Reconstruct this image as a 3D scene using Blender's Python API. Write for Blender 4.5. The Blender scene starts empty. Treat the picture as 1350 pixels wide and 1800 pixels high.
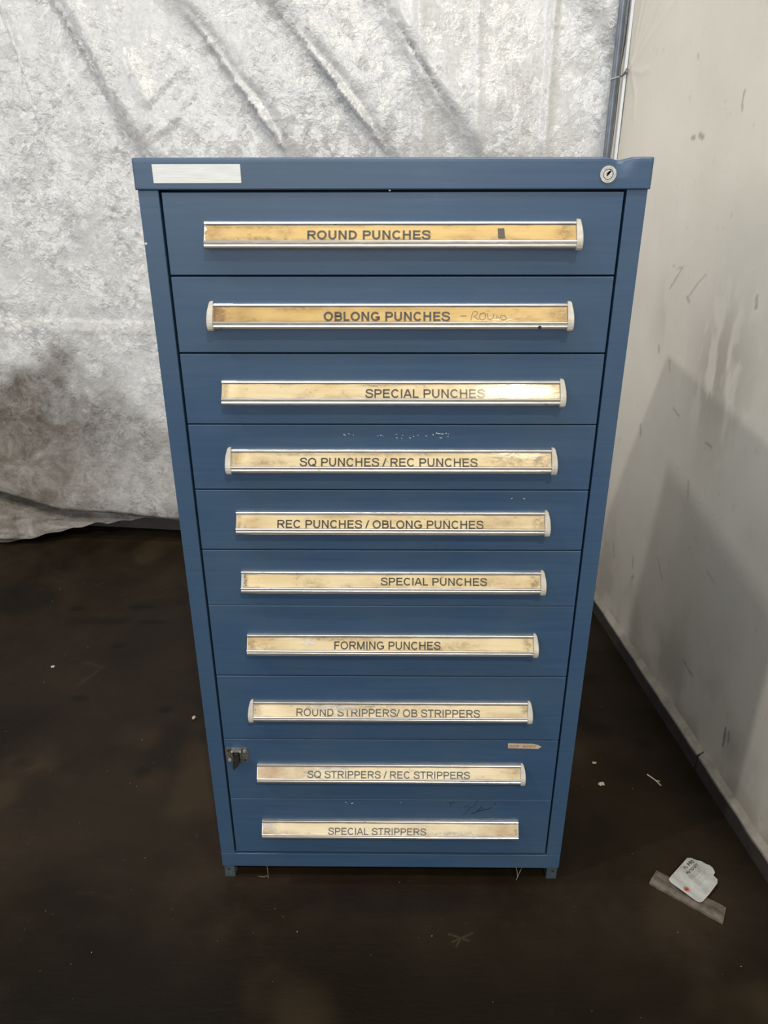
import bpy, bmesh, math, random
import numpy as np
from mathutils import Vector, Matrix, noise

S = bpy.context.scene
COL = S.collection

# ------------------------------------------------------------------ camera, world, lamps, exposure
CAM = (0.0009, -1.2440, 1.5008)
PITCH, YAW, ROLL = 0.43390, -0.01102, -0.00203
cy, sy, cp, sp = math.cos(YAW), math.sin(YAW), math.cos(PITCH), math.sin(PITCH)
Fv = Vector((sy * cp, cy * cp, -sp)); Rv = Vector((cy, -sy, 0)); Uv = Rv.cross(Fv)
cr, sr = math.cos(ROLL), math.sin(ROLL)
R2 = cr * Rv + sr * Uv; U2 = -sr * Rv + cr * Uv
cam_data = bpy.data.cameras.new('camera')
cam_data.sensor_width = 36.0
cam_data.lens = 36.0 * 1352.0 / 1800.0
cam_data.clip_start = 0.02
cam = bpy.data.objects.new('camera', cam_data)
COL.objects.link(cam)
cam.matrix_world = Matrix(((R2.x, U2.x, -Fv.x, CAM[0]), (R2.y, U2.y, -Fv.y, CAM[1]),
                           (R2.z, U2.z, -Fv.z, CAM[2]), (0, 0, 0, 1)))
S.camera = cam

S.view_settings.view_transform = 'Standard'
S.view_settings.look = 'None'
S.view_settings.gamma = 1.0
S.view_settings.use_curve_mapping = False
S.view_settings.exposure = 0.0

world = bpy.data.worlds.new('hall_ambience')
S.world = world
world.use_nodes = True
wb = world.node_tree.nodes['Background']
wb.inputs['Strength'].default_value = 1.0
_t = world.node_tree                      # ambient around: brighter band low down, dimmer overhead
_tc = _t.nodes.new('ShaderNodeTexCoord'); _sx = _t.nodes.new('ShaderNodeSeparateXYZ'); _cr = _t.nodes.new('ShaderNodeValToRGB')
_t.links.new(_tc.outputs['Generated'], _sx.inputs[0]); _t.links.new(_sx.outputs['Z'], _cr.inputs['Fac'])
_cr.color_ramp.elements[0].position = 0.0; _cr.color_ramp.elements[0].color = (0.50, 0.485, 0.465, 1)
_cr.color_ramp.elements[1].position = 0.62; _cr.color_ramp.elements[1].color = (0.13, 0.13, 0.13, 1)
_e = _cr.color_ramp.elements.new(0.30); _e.color = (0.50, 0.485, 0.465, 1)
_t.links.new(_cr.outputs['Color'], wb.inputs['Color'])


def lamp(name, loc, power, colour, size):
    d = bpy.data.lights.new(name, 'AREA')
    d.shape = 'DISK'; d.size = size; d.energy = power; d.color = colour
    o = bpy.data.objects.new(name, d)
    o.location = loc                       # high-bay lamps hang facing straight down
    COL.objects.link(o)
    return o


lamp('high_bay_lamp', (-5.20, -2.30, 8.6), 330, (1.0, 0.97, 0.92), 0.30)
lamp('high_bay_lamp', (-3.26, -0.25, 8.6), 220, (0.97, 0.98, 1.0), 0.35)
lamp('high_bay_lamp', (1.80, -6.40, 8.6), 540, (1.0, 0.88, 0.66), 0.28)


def fill_panel(name, loc, rot, power, colour, w, h):
    o = lamp(name, loc, power, colour, w)                  # added unseen area fill for the upright faces
    o.data.shape = 'RECTANGLE'; o.data.size_y = h
    o.rotation_euler = rot
    return o


st_ = lamp('falloff_fill', (0.0, -0.65, 3.1), 17, (1.0, 0.98, 0.94), 1.3)   # added unseen fill: brightens upper wall and cabinet, fading downwards
st_.data.shape = 'RECTANGLE'; st_.data.size = 1.3; st_.data.size_y = 0.16
fill_panel('rear_fill', (-1.2, -7.5, 2.8), (math.pi / 2, 0, 0), 225, (0.92, 0.97, 1.0), 5.0, 3.2)  # added unseen fill from behind the camera
fill_panel('side_fill', (-7.5, -1.0, 3.0), (math.pi / 2, 0, -math.pi / 2), 105, (1.0, 0.97, 0.92), 4.5, 3.0)  # added unseen fill from the left, for the right wall


# ------------------------------------------------------------------ helpers
WORLD_LOC = {}


def link(name, me, mat, parent=None, smooth=False, keep_origin=False):
    """link mesh data (world coordinates) as one object with its origin in its middle"""
    n = len(me.vertices)
    co = np.empty(n * 3); me.vertices.foreach_get('co', co); co = co.reshape(-1, 3)
    c = np.zeros(3) if keep_origin else (co.min(0) + co.max(0)) / 2
    me.vertices.foreach_set('co', (co - c).ravel())
    if smooth:
        me.polygons.foreach_set('use_smooth', [True] * len(me.polygons))
    me.materials.append(mat)
    me.update()
    o = bpy.data.objects.new(name, me)
    COL.objects.link(o)
    pl = np.zeros(3)
    if parent is not None:
        o.parent = parent; pl = WORLD_LOC[parent.name]
    o.location = c - pl
    WORLD_LOC[o.name] = c
    return o


def obj(name, bm, mat, parent=None, smooth=False):
    bmesh.ops.recalc_face_normals(bm, faces=bm.faces)
    me = bpy.data.meshes.new(name)
    bm.to_mesh(me); bm.free()
    return link(name, me, mat, parent, smooth)


def thing(name, label, cat, loc, group=None):
    o = bpy.data.objects.new(name, None)
    o.empty_display_size = 0.05
    COL.objects.link(o); o.location = loc
    WORLD_LOC[o.name] = np.array(loc, float)
    tag(o, label, cat, group)
    return o


def tag(o, label, cat, group=None):
    o['label'] = label; o['category'] = cat
    if group: o['group'] = group
    return o


def struct(o):
    o['kind'] = 'structure'
    return o


def box(bm, x0, x1, y0, y1, z0, z1, bev=0.0, seg=2):
    vs = [bm.verts.new((x, y, z)) for x in (x0, x1) for y in (y0, y1) for z in (z0, z1)]
    fs = [(0, 1, 3, 2), (4, 6, 7, 5), (0, 4, 5, 1), (2, 3, 7, 6), (0, 2, 6, 4), (1, 5, 7, 3)]
    faces = [bm.faces.new([vs[i] for i in f]) for f in fs]
    if bev:
        es = list({e for f in faces for e in f.edges})
        bmesh.ops.bevel(bm, geom=es, offset=bev, segments=seg, affect='EDGES', profile=0.5)


def prism(bm, prof, x0, x1):
    """closed (y,z) profile swept along x"""
    a = [bm.verts.new((x0, y, z)) for y, z in prof]
    b = [bm.verts.new((x1, y, z)) for y, z in prof]
    n = len(prof)
    for i in range(n):
        bm.faces.new((a[i], a[(i + 1) % n], b[(i + 1) % n], b[i]))
    bm.faces.new(a); bm.faces.new(b[::-1])


def ribbon(bm, pts, w, mp, lift=0.0):
    """flat pen stroke: 2-D polyline pts of width w, mapped into space by mp(u, v)"""
    n = len(pts)
    L, R = [], []
    for i in range(n):
        a = Vector(pts[max(i - 1, 0)]); b = Vector(pts[min(i + 1, n - 1)])
        t = (b - a)
        t = t.normalized() if t.length > 1e-9 else Vector((1, 0))
        nn = Vector((-t.y, t.x)) * (w / 2)
        p = Vector(pts[i])
        L.append(bm.verts.new(mp(*(p + nn)))); R.append(bm.verts.new(mp(*(p - nn))))
    for i in range(n - 1):
        bm.faces.new((L[i], L[i + 1], R[i + 1], R[i]))


def disc(bm, c, r, ax_u, ax_v, n=20, r_in=0.0, h=0.0, ax_n=(0, -1, 0)):
    """disc or ring with optional thickness h along ax_n"""
    c, u, v, nn = Vector(c), Vector(ax_u), Vector(ax_v), Vector(ax_n)
    ring = lambda rr, hh: [bm.verts.new(c + u * (rr * math.cos(2 * math.pi * i / n)) + v * (rr * math.sin(2 * math.pi * i / n)) + nn * hh) for i in range(n)]
    o1 = ring(r, h)
    if r_in > 0:
        i1 = ring(r_in, h)
        for i in range(n):
            bm.faces.new((o1[i], o1[(i + 1) % n], i1[(i + 1) % n], i1[i]))
        if h:
            i0 = ring(r_in, 0)
            for i in range(n):
                bm.faces.new((i1[i], i1[(i + 1) % n], i0[(i + 1) % n], i0[i]))
    else:
        bm.faces.new(o1)
    if h:
        o0 = ring(r, 0)
        for i in range(n):
            bm.faces.new((o0[i], o0[(i + 1) % n], o1[(i + 1) % n], o1[i]))


def grid_mesh(name, P, attrs=None):
    """P: (nu, nv, 3) array of points -> quad grid mesh; attrs: name -> (nu, nv) floats per point"""
    nu, nv = P.shape[:2]
    idx = np.arange(nu * nv).reshape(nu, nv)
    q = np.stack([idx[:-1, :-1], idx[1:, :-1], idx[1:, 1:], idx[:-1, 1:]], -1).reshape(-1, 4)
    me = bpy.data.meshes.new(name)
    me.from_pydata(P.reshape(-1, 3).tolist(), [], q.tolist())
    for k, v in (attrs or {}).items():
        a = me.attributes.new(k, 'FLOAT', 'POINT')
        a.data.foreach_set('value', np.ascontiguousarray(v, dtype=np.float32).ravel())
    return me


def vnoise(x, y, seed=0, octaves=4, gain=0.5):
    """value noise in 0..1 on numpy arrays"""
    rs = np.random.RandomState(seed)
    T = rs.rand(256, 256)
    out = 0; amp = 1; tot = 0
    for k in range(octaves):
        xs = x * 2 ** k + 17.3 * k; ys = y * 2 ** k + 9.1 * k
        xi = np.floor(xs).astype(int); yi = np.floor(ys).astype(int)
        fx = xs - xi; fy = ys - yi
        fx = fx * fx * (3 - 2 * fx); fy = fy * fy * (3 - 2 * fy)
        g = lambda a, b: T[a % 256, b % 256]
        v = (g(xi, yi) * (1 - fx) + g(xi + 1, yi) * fx) * (1 - fy) + (g(xi, yi + 1) * (1 - fx) + g(xi + 1, yi + 1) * fx) * fy
        out = out + v * amp; tot += amp; amp *= gain
    return out / tot


def sstep(a, b, x):
    t = np.clip((x - a) / (b - a), 0, 1)
    return t * t * (3 - 2 * t)


def seg_dist(u, v, pts):
    d = np.full(u.shape, 1e9)
    for (a, b), (c, e) in zip(pts[:-1], pts[1:]):
        L2 = (c - a) ** 2 + (e - b) ** 2 + 1e-12
        t = np.clip(((u - a) * (c - a) + (v - b) * (e - b)) / L2, 0, 1)
        d = np.minimum(d, np.hypot(u - a - t * (c - a), v - b - t * (e - b)))
    return d


# ------------------------------------------------------------------ materials
class NT:
    def __init__(self, name):
        self.m = bpy.data.materials.new(name); self.m.use_nodes = True
        self.t = self.m.node_tree; self.b = self.t.nodes['Principled BSDF']

    def n(self, kind, **kw):
        nd = self.t.nodes.new(kind)
        for k, v in kw.items():
            if k in nd.bl_rna.properties: setattr(nd, k, v)
            else: nd.inputs[k.replace('_', ' ')].default_value = v
        return nd

    def l(self, a, b): self.t.links.new(a, b)

    def val(self, sock, v):
        if isinstance(v, (int, float, tuple)): sock.default_value = v
        else: self.l(v, sock)

    def noise(self, scale, detail=4, rough=0.55, dist=0.0, vec=None):
        nd = self.n('ShaderNodeTexNoise', Scale=scale, Detail=detail, Roughness=rough, Distortion=dist)
        self.l(vec if vec is not None else self.pos(), nd.inputs['Vector'])
        return nd.outputs['Fac']

    def pos(self, scale=None):
        if not hasattr(self, '_p'): self._p = self.n('ShaderNodeNewGeometry').outputs['Position']
        if scale is None: return self._p
        mp = self.n('ShaderNodeMapping'); mp.inputs['Scale'].default_value = scale
        self.l(self._p, mp.inputs['Vector']); return mp.outputs['Vector']

    def ramp(self, fac, a, b, va=0.0, vb=1.0):
        nd = self.n('ShaderNodeMapRange', clamp=True)
        nd.inputs['From Min'].default_value = a; nd.inputs['From Max'].default_value = b
        nd.inputs['To Min'].default_value = va; nd.inputs['To Max'].default_value = vb
        self.l(fac, nd.inputs['Value']); return nd.outputs['Result']

    def math(self, op, a, b):
        nd = self.n('ShaderNodeMath', operation=op)
        self.val(nd.inputs[0], a); self.val(nd.inputs[1], b); return nd.outputs[0]

    def mix(self, fac, a, b):
        nd = self.n('ShaderNodeMix', data_type='RGBA')
        self.val(nd.inputs[0], fac)
        for s, v in ((nd.inputs[6], a), (nd.inputs[7], b)):
            if isinstance(v, tuple): s.default_value = (*v[:3], 1)
            else: self.l(v, s)
        return nd.outputs[2]

    def attr(self, name):
        return self.n('ShaderNodeAttribute', attribute_name=name).outputs['Fac']

    def bump(self, h, strength, dist, normal=None):
        nd = self.n('ShaderNodeBump', Strength=strength, Distance=dist)
        self.l(h, nd.inputs['Height'])
        if normal is not None: self.l(normal, nd.inputs['Normal'])
        return nd.outputs['Normal']

    def set(self, **kw):
        for k, v in kw.items():
            s = self.b.inputs[k.replace('_', ' ')]
            if isinstance(v, tuple): s.default_value = (*v[:3], 1) if s.type == 'RGBA' else v
            elif isinstance(v, (int, float)): s.default_value = v
            else: self.l(v, s)
        return self


def plain(name, col, rough=0.5, metal=0.0, var=0.15, scale=40, spec=0.5):
    t = NT(name)
    f = t.noise(scale, 5)
    c = t.mix(t.ramp(f, 0.3, 0.7), tuple(x * (1 - var) for x in col), tuple(min(1, x * (1 + var)) for x in col))
    t.set(Base_Color=c, Roughness=rough, Metallic=metal, Specular_IOR_Level=spec)
    return t.m


M = {}
# blue cabinet paint: faint horizontal brush streaks, soft blotches, scuffs
t = NT('blue_paint')
st = t.noise(9, 4, 0.6, 0, t.pos((0.6, 0.6, 14)))
bl = t.noise(5, 4, 0.6)
c = t.mix(t.ramp(st, 0.35, 0.68), (0.031, 0.070, 0.140), (0.040, 0.084, 0.160))
c = t.mix(t.ramp(bl, 0.42, 0.70, 0, 0.55), c, (0.047, 0.085, 0.136))
sc = t.noise(60, 5, 0.65, 0, t.pos((0.5, 0.5, 3)))
c = t.mix(t.ramp(sc, 0.66, 0.76, 0, 0.5), c, (0.025, 0.045, 0.075))
t.set(Base_Color=c, Roughness=t.ramp(bl, 0.3, 0.7, 0.34, 0.46), Specular_IOR_Level=0.55,
      Normal=t.bump(t.noise(260, 3), 0.08, 0.001))
M['blue'] = t.m
M['dark'] = plain('recess_shade', (0.008, 0.012, 0.018), 0.7)  # near-black shade colour for holes and behind the drawer gaps
M['foot'] = plain('dull_blue_grey_paint', (0.045, 0.065, 0.075), 0.55, var=0.35)

# aluminium rails
t = NT('aluminium')
g = t.noise(30, 5, 0.7, 0, t.pos((1, 4, 12)))
c = t.mix(t.ramp(g, 0.40, 0.72), (0.70, 0.67, 0.63), (0.50, 0.47, 0.43))
g2 = t.noise(120, 5, 0.7, 0, t.pos((0.4, 1, 1)))
c = t.mix(t.ramp(g2, 0.64, 0.72, 0, 0.75), c, (0.07, 0.06, 0.05))
t.set(Base_Color=c, Metallic=0.85, Roughness=0.30)
M['alu'] = t.m
M['plastic'] = plain('grey_ivory_plastic', (0.42, 0.395, 0.345), 0.45, var=0.18, scale=60)

# paper strips under clear plastic
def label_mat(name, pale, orange):
    t = NT(name)
    n1 = t.noise(14, 5, 0.65, 0, t.pos((0.5, 1, 3)))
    fib = t.noise(40, 4, 0.6, 0, t.pos((0.35, 1, 9)))
    c = t.mix(t.ramp(n1, 0.35, 0.7), pale, orange)
    c = t.mix(t.ramp(fib, 0.5, 0.72, 0, 0.35), c, tuple(x * 0.72 for x in orange))
    c = t.mix(t.attr('stain'), c, (0.30, 0.165, 0.055))
    c = t.mix(t.attr('grime'), c, (0.045, 0.038, 0.028))
    w = t.noise(55, 3, 0.6, 0.6, t.pos((0.5, 1, 1)))
    t.set(Base_Color=c, Roughness=0.55, Specular_IOR_Level=0.3, Coat_Weight=0.6, Coat_Roughness=0.13)
    t.l(t.bump(w, 0.12, 0.002), t.b.inputs['Coat Normal'])
    return t.m


M['label_a'] = label_mat('amber_paper_strip', (0.56, 0.40, 0.165), (0.47, 0.31, 0.105))
M['label_b'] = label_mat('yellowed_paper_strip', (0.64, 0.53, 0.34), (0.57, 0.44, 0.23))
M['label_c'] = label_mat('cream_paper_strip', (0.65, 0.55, 0.36), (0.57, 0.46, 0.26))
t = NT('printed_ink'); t.set(Base_Color=(0.032, 0.026, 0.018), Roughness=0.5, Coat_Weight=0.4, Coat_Roughness=0.13); M['ink'] = t.m
t = NT('pencil_ink'); t.set(Base_Color=(0.075, 0.055, 0.025), Roughness=0.5, Coat_Weight=0.6, Coat_Roughness=0.15); M['pen'] = t.m
t = NT('marker_on_paint'); t.set(Base_Color=(0.006, 0.012, 0.022), Roughness=0.5); M['marker'] = t.m
t = NT('bare_chip'); t.set(Base_Color=(0.62, 0.66, 0.68), Roughness=0.6); M['chip'] = t.m
t = NT('clear_film')
tr = t.n('ShaderNodeBsdfTransparent'); gl = t.n('ShaderNodeBsdfPrincipled')
gl.inputs['Base Color'].default_value = (0.75, 0.73, 0.68, 1); gl.inputs['Roughness'].default_value = 0.22
mx = t.n('ShaderNodeMixShader'); mx.inputs[0].default_value = 0.34
t.l(tr.outputs[0], mx.inputs[1]); t.l(gl.outputs[0], mx.inputs[2])
t.l(mx.outputs[0], t.t.nodes['Material Output'].inputs['Surface'])
M['film'] = t.m
# blank plate
t = NT('brushed_white_plate')
s = t.noise(30, 4, 0.6, 0, t.pos((1, 1, 26)))
t.set(Base_Color=t.mix(t.ramp(s, 0.35, 0.7), (0.62, 0.64, 0.65), (0.76, 0.78, 0.79)), Roughness=0.45)
M['plate'] = t.m
M['chrome'] = plain('worn_nickel', (0.60, 0.58, 0.54), 0.32, 0.6, 0.2, 300)
M['steel'] = plain('tarnished_steel', (0.26, 0.25, 0.23), 0.36, 0.75, 0.4, 150)
M['steel_dark'] = plain('blackened_steel', (0.05, 0.048, 0.045), 0.4, 0.5, 0.3, 150)
M['sticker'] = plain('masking_tape', (0.50, 0.38, 0.28), 0.7, 0, 0.15, 200)
M['brown_ink'] = plain('brown_ink', (0.22, 0.11, 0.05), 0.7)
M['pole'] = plain('blue_grey_pole_paint', (0.15, 0.17, 0.20), 0.35, 0.3, 0.2, 30)
M['tie'] = plain('grey_nylon', (0.42, 0.42, 0.42), 0.4)
M['paper'] = plain('tag_card', (0.33, 0.335, 0.32), 0.7, 0, 0.08, 120)
M['red'] = plain('red_brown_fibre', (0.32, 0.09, 0.06), 0.7)
M['strip'] = plain('weathered_grey_brown_strip', (0.085, 0.068, 0.053), 0.6, 0, 0.45, 60)
M['scrap'] = plain('dusty_white_scrap', (0.42, 0.37, 0.30), 0.8, 0, 0.3, 200)
M['grit'] = plain('pale_grit', (0.20, 0.155, 0.10), 0.8, 0, 0.4, 200)
M['twine'] = plain('pale_dusty_strand', (0.16, 0.15, 0.12), 0.8)

# silver-white tarpaulin
t = NT('silver_tarpaulin')
def ridged(scale, detail, dist):
    nd = t.n('ShaderNodeTexNoise', Scale=scale, Detail=detail, Roughness=0.6, Distortion=dist)
    nd.noise_type = 'RIDGED_MULTIFRACTAL'
    nd.inputs['Offset'].default_value = 0.9; nd.inputs['Gain'].default_value = 2.0
    t.l(t.pos(), nd.inputs['Vector'])
    return nd.outputs['Fac']
cr2 = t.noise(75, 5, 0.66, 0.0)
def facets(scale, k, warp, seed):
    # every cell of the crumpled film lies at its own small tilt: height = (p - cell centre) . random direction
    nz = t.n('ShaderNodeTexNoise', Scale=scale * 0.9, Detail=3.0)
    t.l(t.pos(), nz.inputs['Vector'])
    va = t.n('ShaderNodeVectorMath', operation='MULTIPLY_ADD')
    t.l(nz.outputs['Color'], va.inputs[0]); va.inputs[1].default_value = (warp, warp, warp); t.l(t.pos(), va.inputs[2])
    sh = t.n('ShaderNodeVectorMath', operation='ADD'); t.l(va.outputs[0], sh.inputs[0]); sh.inputs[1].default_value = (seed, seed * .7, seed * 1.3)
    vo = t.n('ShaderNodeTexVoronoi', feature='F1', Scale=scale)
    t.l(sh.outputs[0], vo.inputs['Vector'])
    df = t.n('ShaderNodeVectorMath', operation='SUBTRACT'); t.l(sh.outputs[0], df.inputs[0]); t.l(vo.outputs['Position'], df.inputs[1])
    rd = t.n('ShaderNodeVectorMath', operation='SUBTRACT'); t.l(vo.outputs['Color'], rd.inputs[0]); rd.inputs[1].default_value = (0.5, 0.5, 0.5)
    dt = t.n('ShaderNodeVectorMath', operation='DOT_PRODUCT'); t.l(df.outputs[0], dt.inputs[0]); t.l(rd.outputs[0], dt.inputs[1])
    return t.math('MULTIPLY', dt.outputs['Value'], k)
h = t.math('ADD', facets(19, 0.30, 0.035, 1.7), facets(48, 0.44, 0.016, 5.1))
h = t.math('ADD', h, t.math('MULTIPLY', t.noise(95, 3, 0.6, 0.0), 0.0045))
patch = t.ramp(t.noise(5.5, 5, 0.62, 0.8), 0.40, 0.60, 0.30, 1.0)
h = t.math('MULTIPLY', h, patch)
h = t.math('ADD', h, t.math('MULTIPLY', ridged(5, 2, 0.2), 0.004))
c = t.mix(t.ramp(cr2, 0.38, 0.66), (0.59, 0.596, 0.606), (0.70, 0.705, 0.712))
c = t.mix(t.math('MULTIPLY', t.attr('band'), 0.5), c, (0.76, 0.75, 0.73))
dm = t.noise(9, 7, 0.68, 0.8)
dirt_shade = t.math('MULTIPLY', t.attr('dirt_shade'), t.ramp(dm, 0.25, 0.60, 0.66, 1.0))
c = t.mix(dirt_shade, c, (0.098, 0.078, 0.058))
sp_ = t.ramp(t.noise(95, 5, 0.7, 0.4), 0.60, 0.70)
c = t.mix(t.math('MULTIPLY', sp_, t.ramp(t.attr('dirt_shade'), 0.0, 0.6, 0.10, 0.75)), c, (0.07, 0.055, 0.045))
t.set(Base_Color=c, Roughness=t.ramp(t.attr('dirt_shade'), 0, 1, 0.20, 0.6), Specular_IOR_Level=t.ramp(t.attr('dirt_shade'), 0, 1, 0.8, 0.15),
      Normal=t.bump(h, 0.75, 1.0))
M['tarp'] = t.m

# painted right wall
t = NT('off_white_wall_paint')
n1 = t.noise(2.2, 5, 0.6); n2 = t.noise(28, 6, 0.7)
c = t.mix(t.ramp(n1, 0.35, 0.68), (0.67, 0.625, 0.54), (0.73, 0.69, 0.61))
c = t.mix(t.ramp(n2, 0.60, 0.74, 0, 0.35), c, (0.44, 0.40, 0.34))
c = t.mix(t.attr('dirt_shade'), c, (0.27, 0.235, 0.19))
c = t.mix(t.attr('mark'), c, (0.13, 0.115, 0.10))
t.set(Base_Color=c, Roughness=0.5, Specular_IOR_Level=0.35, Normal=t.bump(t.math('ADD', n2, t.noise(6, 3)), 0.10, 0.01))
M['wall'] = t.m

t = NT('dirty_concrete_kerb')
n1 = t.noise(18, 6, 0.7)
c = t.mix(t.ramp(n1, 0.3, 0.7), (0.014, 0.011, 0.009), (0.038, 0.031, 0.025))
gz = t.n('ShaderNodeSeparateXYZ'); t.l(t.n('ShaderNodeNewGeometry').outputs['Position'], gz.inputs[0])
worn = t.math('MULTIPLY', t.ramp(gz.outputs['Z'], 0.040, 0.046), t.ramp(n1, 0.25, 0.6, 0.45, 1.0))  # top ledge set paler than the face, by height
c = t.mix(worn, c, (0.33, 0.295, 0.245))
t.set(Base_Color=c, Roughness=0.75, Normal=t.bump(n1, 0.3, 0.006))
M['kerb'] = t.m
M['back'] = plain('dark_block_wall', (0.05, 0.045, 0.042), 0.8, 0, 0.3, 8)

# dark concrete floor
t = NT('dark_concrete')
n1 = t.noise(2.3, 6, 0.62, 0.4); n2 = t.noise(34, 6, 0.7); n3 = t.noise(0.9, 3, 0.5)
c = t.mix(t.ramp(n1, 0.36, 0.68), (0.0080, 0.0055, 0.0030), (0.0250, 0.0170, 0.0100))
c = t.mix(t.ramp(n3, 0.45, 0.66, 0, 0.5), c, (0.012, 0.0085, 0.007))
c = t.mix(t.ramp(n2, 0.60, 0.75, 0, 0.45), c, (0.042, 0.028, 0.016))
sk = t.noise(20, 5, 0.65, 0, t.pos((0.6, 4, 1)))
c = t.mix(t.ramp(sk, 0.62, 0.72, 0, 0.5), c, (0.008, 0.006, 0.005))
c = t.mix(t.attr('front_shade'), c, (0.0052, 0.0034, 0.0010))
c = t.mix(t.attr('dark'), c, (0.004, 0.0035, 0.003))
c = t.mix(t.attr('pale'), c, (0.060, 0.041, 0.022))
t.set(Base_Color=c, Roughness=t.ramp(n1, 0.3, 0.7, 0.40, 0.60), Specular_IOR_Level=0.10,
      Normal=t.bump(t.math('ADD', n2, t.math('MULTIPLY', sk, 0.7)), 0.25, 0.005))
M['floor'] = t.m

# ------------------------------------------------------------------ the setting: floor
def span(a, b, step): return list(np.linspace(a, b, max(2, int(round((b - a) / step)) + 1)))
fx = np.array([-12.0, -5.0, -3.0] + span(-2.3, 0.11, 0.011) + span(0.112, 0.188, 0.002) + span(0.19, 1.15, 0.011) + [1.5, 2.0, 4.0])
fy = np.array([-14.0, -6.0, -2.5] + span(-0.8, -0.18, 0.011) + span(-0.178, -0.122, 0.002) + span(-0.12, 1.95, 0.011) + [2.1, 2.4])
X, Y = np.meshgrid(fx, fy, indexing='ij')
dark = np.zeros_like(X); pale = np.zeros_like(X)
wob = (vnoise(X * 30, Y * 30, 3) - 0.5) * 0.03
for (x, y, rx, ry, s) in [(-0.999, 0.361, .035, .024, .85), (-0.664, 0.33, .022, .030, .8), (-0.674, 0.585, .028, .016, .8),
                          (-0.926, 0.911, .03, .02, .6), (-1.149, 1.147, .03, .02, .7), (-0.92, 1.16, .05, .02, .6),
                          (-0.844, 1.062, .06, .018, .6), (-1.027, 1.064, .12, .03, .5), (-1.36, 1.22, .13, .12, .55), (-0.58, 0.9, .06, .05, .5),
                          (-0.949, 0.635, .03, .02, .5), (0.62, 0.75, .05, .03, .5), (0.60, 0.5, .04, .04, .5), (0.71, 0.45, .03, .03, .6),
                          (-0.60, 0.43, .10, .12, .45), (0.0, -0.05, .25, .05, .4)]:
    d = np.hypot((X - x) / rx, (Y - y) / ry) + wob * 12
    dark = np.maximum(dark, s * (1 - sstep(0.6, 1.15, d)))
star = np.minimum.reduce([seg_dist(X, Y, p) for p in ([(.126, -.137), (.150, -.146), (.176, -.134)], [(.150, -.146), (.138, -.165)], [(.150, -.146), (.165, -.152)], [(.150, -.146), (.131, -.155)])])
pale = np.maximum(pale, 0.5 * (1 - sstep(0.0006, 0.0034, star + (vnoise(X * 160, Y * 160, 17, 2) - .5) * .003)))
for p in ([(-1.0, 0.82), (-0.93, 0.79)], [(-0.94, 0.78), (-0.98, 0.70)], [(-0.6, 0.91), (-0.55, 0.905)]):
    pale = np.maximum(pale, 0.22 * (1 - sstep(0.002, 0.009, seg_dist(X, Y, p))))
pale = np.maximum(pale, 0.28 * sstep(0.62, 0.78, vnoise(X * 3.1, Y * 3.1, 11)) )
pale = np.maximum(pale, 0.55 * np.exp(-((X - 0.50) / .22) ** 2 - ((Y - 0.42) / .06) ** 2) * vnoise(X * 12, Y * 12, 12))
pale = np.maximum(pale, 0.5 * np.exp(-((X + 0.62) / .05) ** 2 - ((Y - 0.30) / .05) ** 2) * vnoise(X * 12, Y * 12, 13))
front_shade = sstep(.10, -.30, Y + .35 * (vnoise(X * 2.2, Y * 2.2, 14, 5) - .5) + .10 * np.abs(X + .1)) * 1.0 * sstep(.10, .42, vnoise(X * 6, Y * 6, 15))  # painted shade: irregular darkening of the floor in front of the cabinet
Z = np.zeros_like(X)
me = grid_mesh('floor', np.stack([X, Y, Z], -1), {'dark': dark, 'pale': pale, 'front_shade': front_shade})
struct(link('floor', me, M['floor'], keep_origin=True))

# back wall, mostly hidden by the tarpaulin
bm = bmesh.new()
BA, BE, BN = Vector((0.695, 1.515, 0)), Vector((-0.99437, 0.10596, 0)), Vector((0.10596, 0.99437, 0))
qa = [BA + BE * s_ + BN * n_ for s_, n_ in ((0.02, .11), (3.4, .11), (3.4, .25), (0.02, .25))]
lo = [bm.verts.new((p.x, p.y, 0)) for p in qa]; hi = [bm.verts.new((p.x, p.y, 2.9)) for p in qa]
for k in range(4): bm.faces.new((lo[k], lo[(k + 1) % 4], hi[(k + 1) % 4], hi[k]))
bm.faces.new(lo); bm.faces.new(hi[::-1])
struct(obj('wall_back', bm, M['back']))

# right wall: runs towards the camera, six degrees off the cabinet's own square
WP = np.array([0.733, 1.126, 0.0]); WD = np.array([0.1089, -0.9941, 0.0]); WN = np.array([0.9941, 0.1089, 0.0])
def wallpt(tt, out, z):           # tt along the wall towards the camera, out into the wall
    return WP + WD * tt + WN * out + np.array([0, 0, z])
wt = np.array(span(-0.42, 1.35, 0.0055) + [1.6, 2.0, 2.8, 3.6])
wz = np.array(span(0, 2.05, 0.0055) + [2.2, 2.5, 2.9])
T, ZZ = np.meshgrid(wt, wz, indexing='ij')
out = np.full_like(T, 0.020) + (vnoise(T * 3, ZZ * 3, 5, 3) - 0.5) * 0.006
for pts, a, w in (([(-.300, 1.745), (-.235, 1.905), (-.215, 2.0)], .0030, .006), ([(-.295, 1.75), (-.145, 1.888), (-.06, 1.97)], .0034, .006),
                  ([(-.290, 1.745), (-.20, 1.80), (-.06, 1.87), (.1, 1.95)], .0018, .008), ([(-.300, 1.73), (-.25, 1.66), (-.24, 1.6)], .0022, .010),
                  ([(-.304, 1.745), (-.275, 1.92), (-.27, 2.02)], .0028, .006), ([(-.300, 1.735), (-.23, 1.72), (-.17, 1.725)], .0018, .008)):
    r = seg_dist(T, ZZ, pts)
    along = np.clip(1 - np.hypot(T + .305, ZZ - 1.738) / 0.45, 0, 1)
    out -= a * np.exp(-(r / w) ** 2) * (0.35 + 0.65 * along)
mark = np.zeros_like(T)
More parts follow.
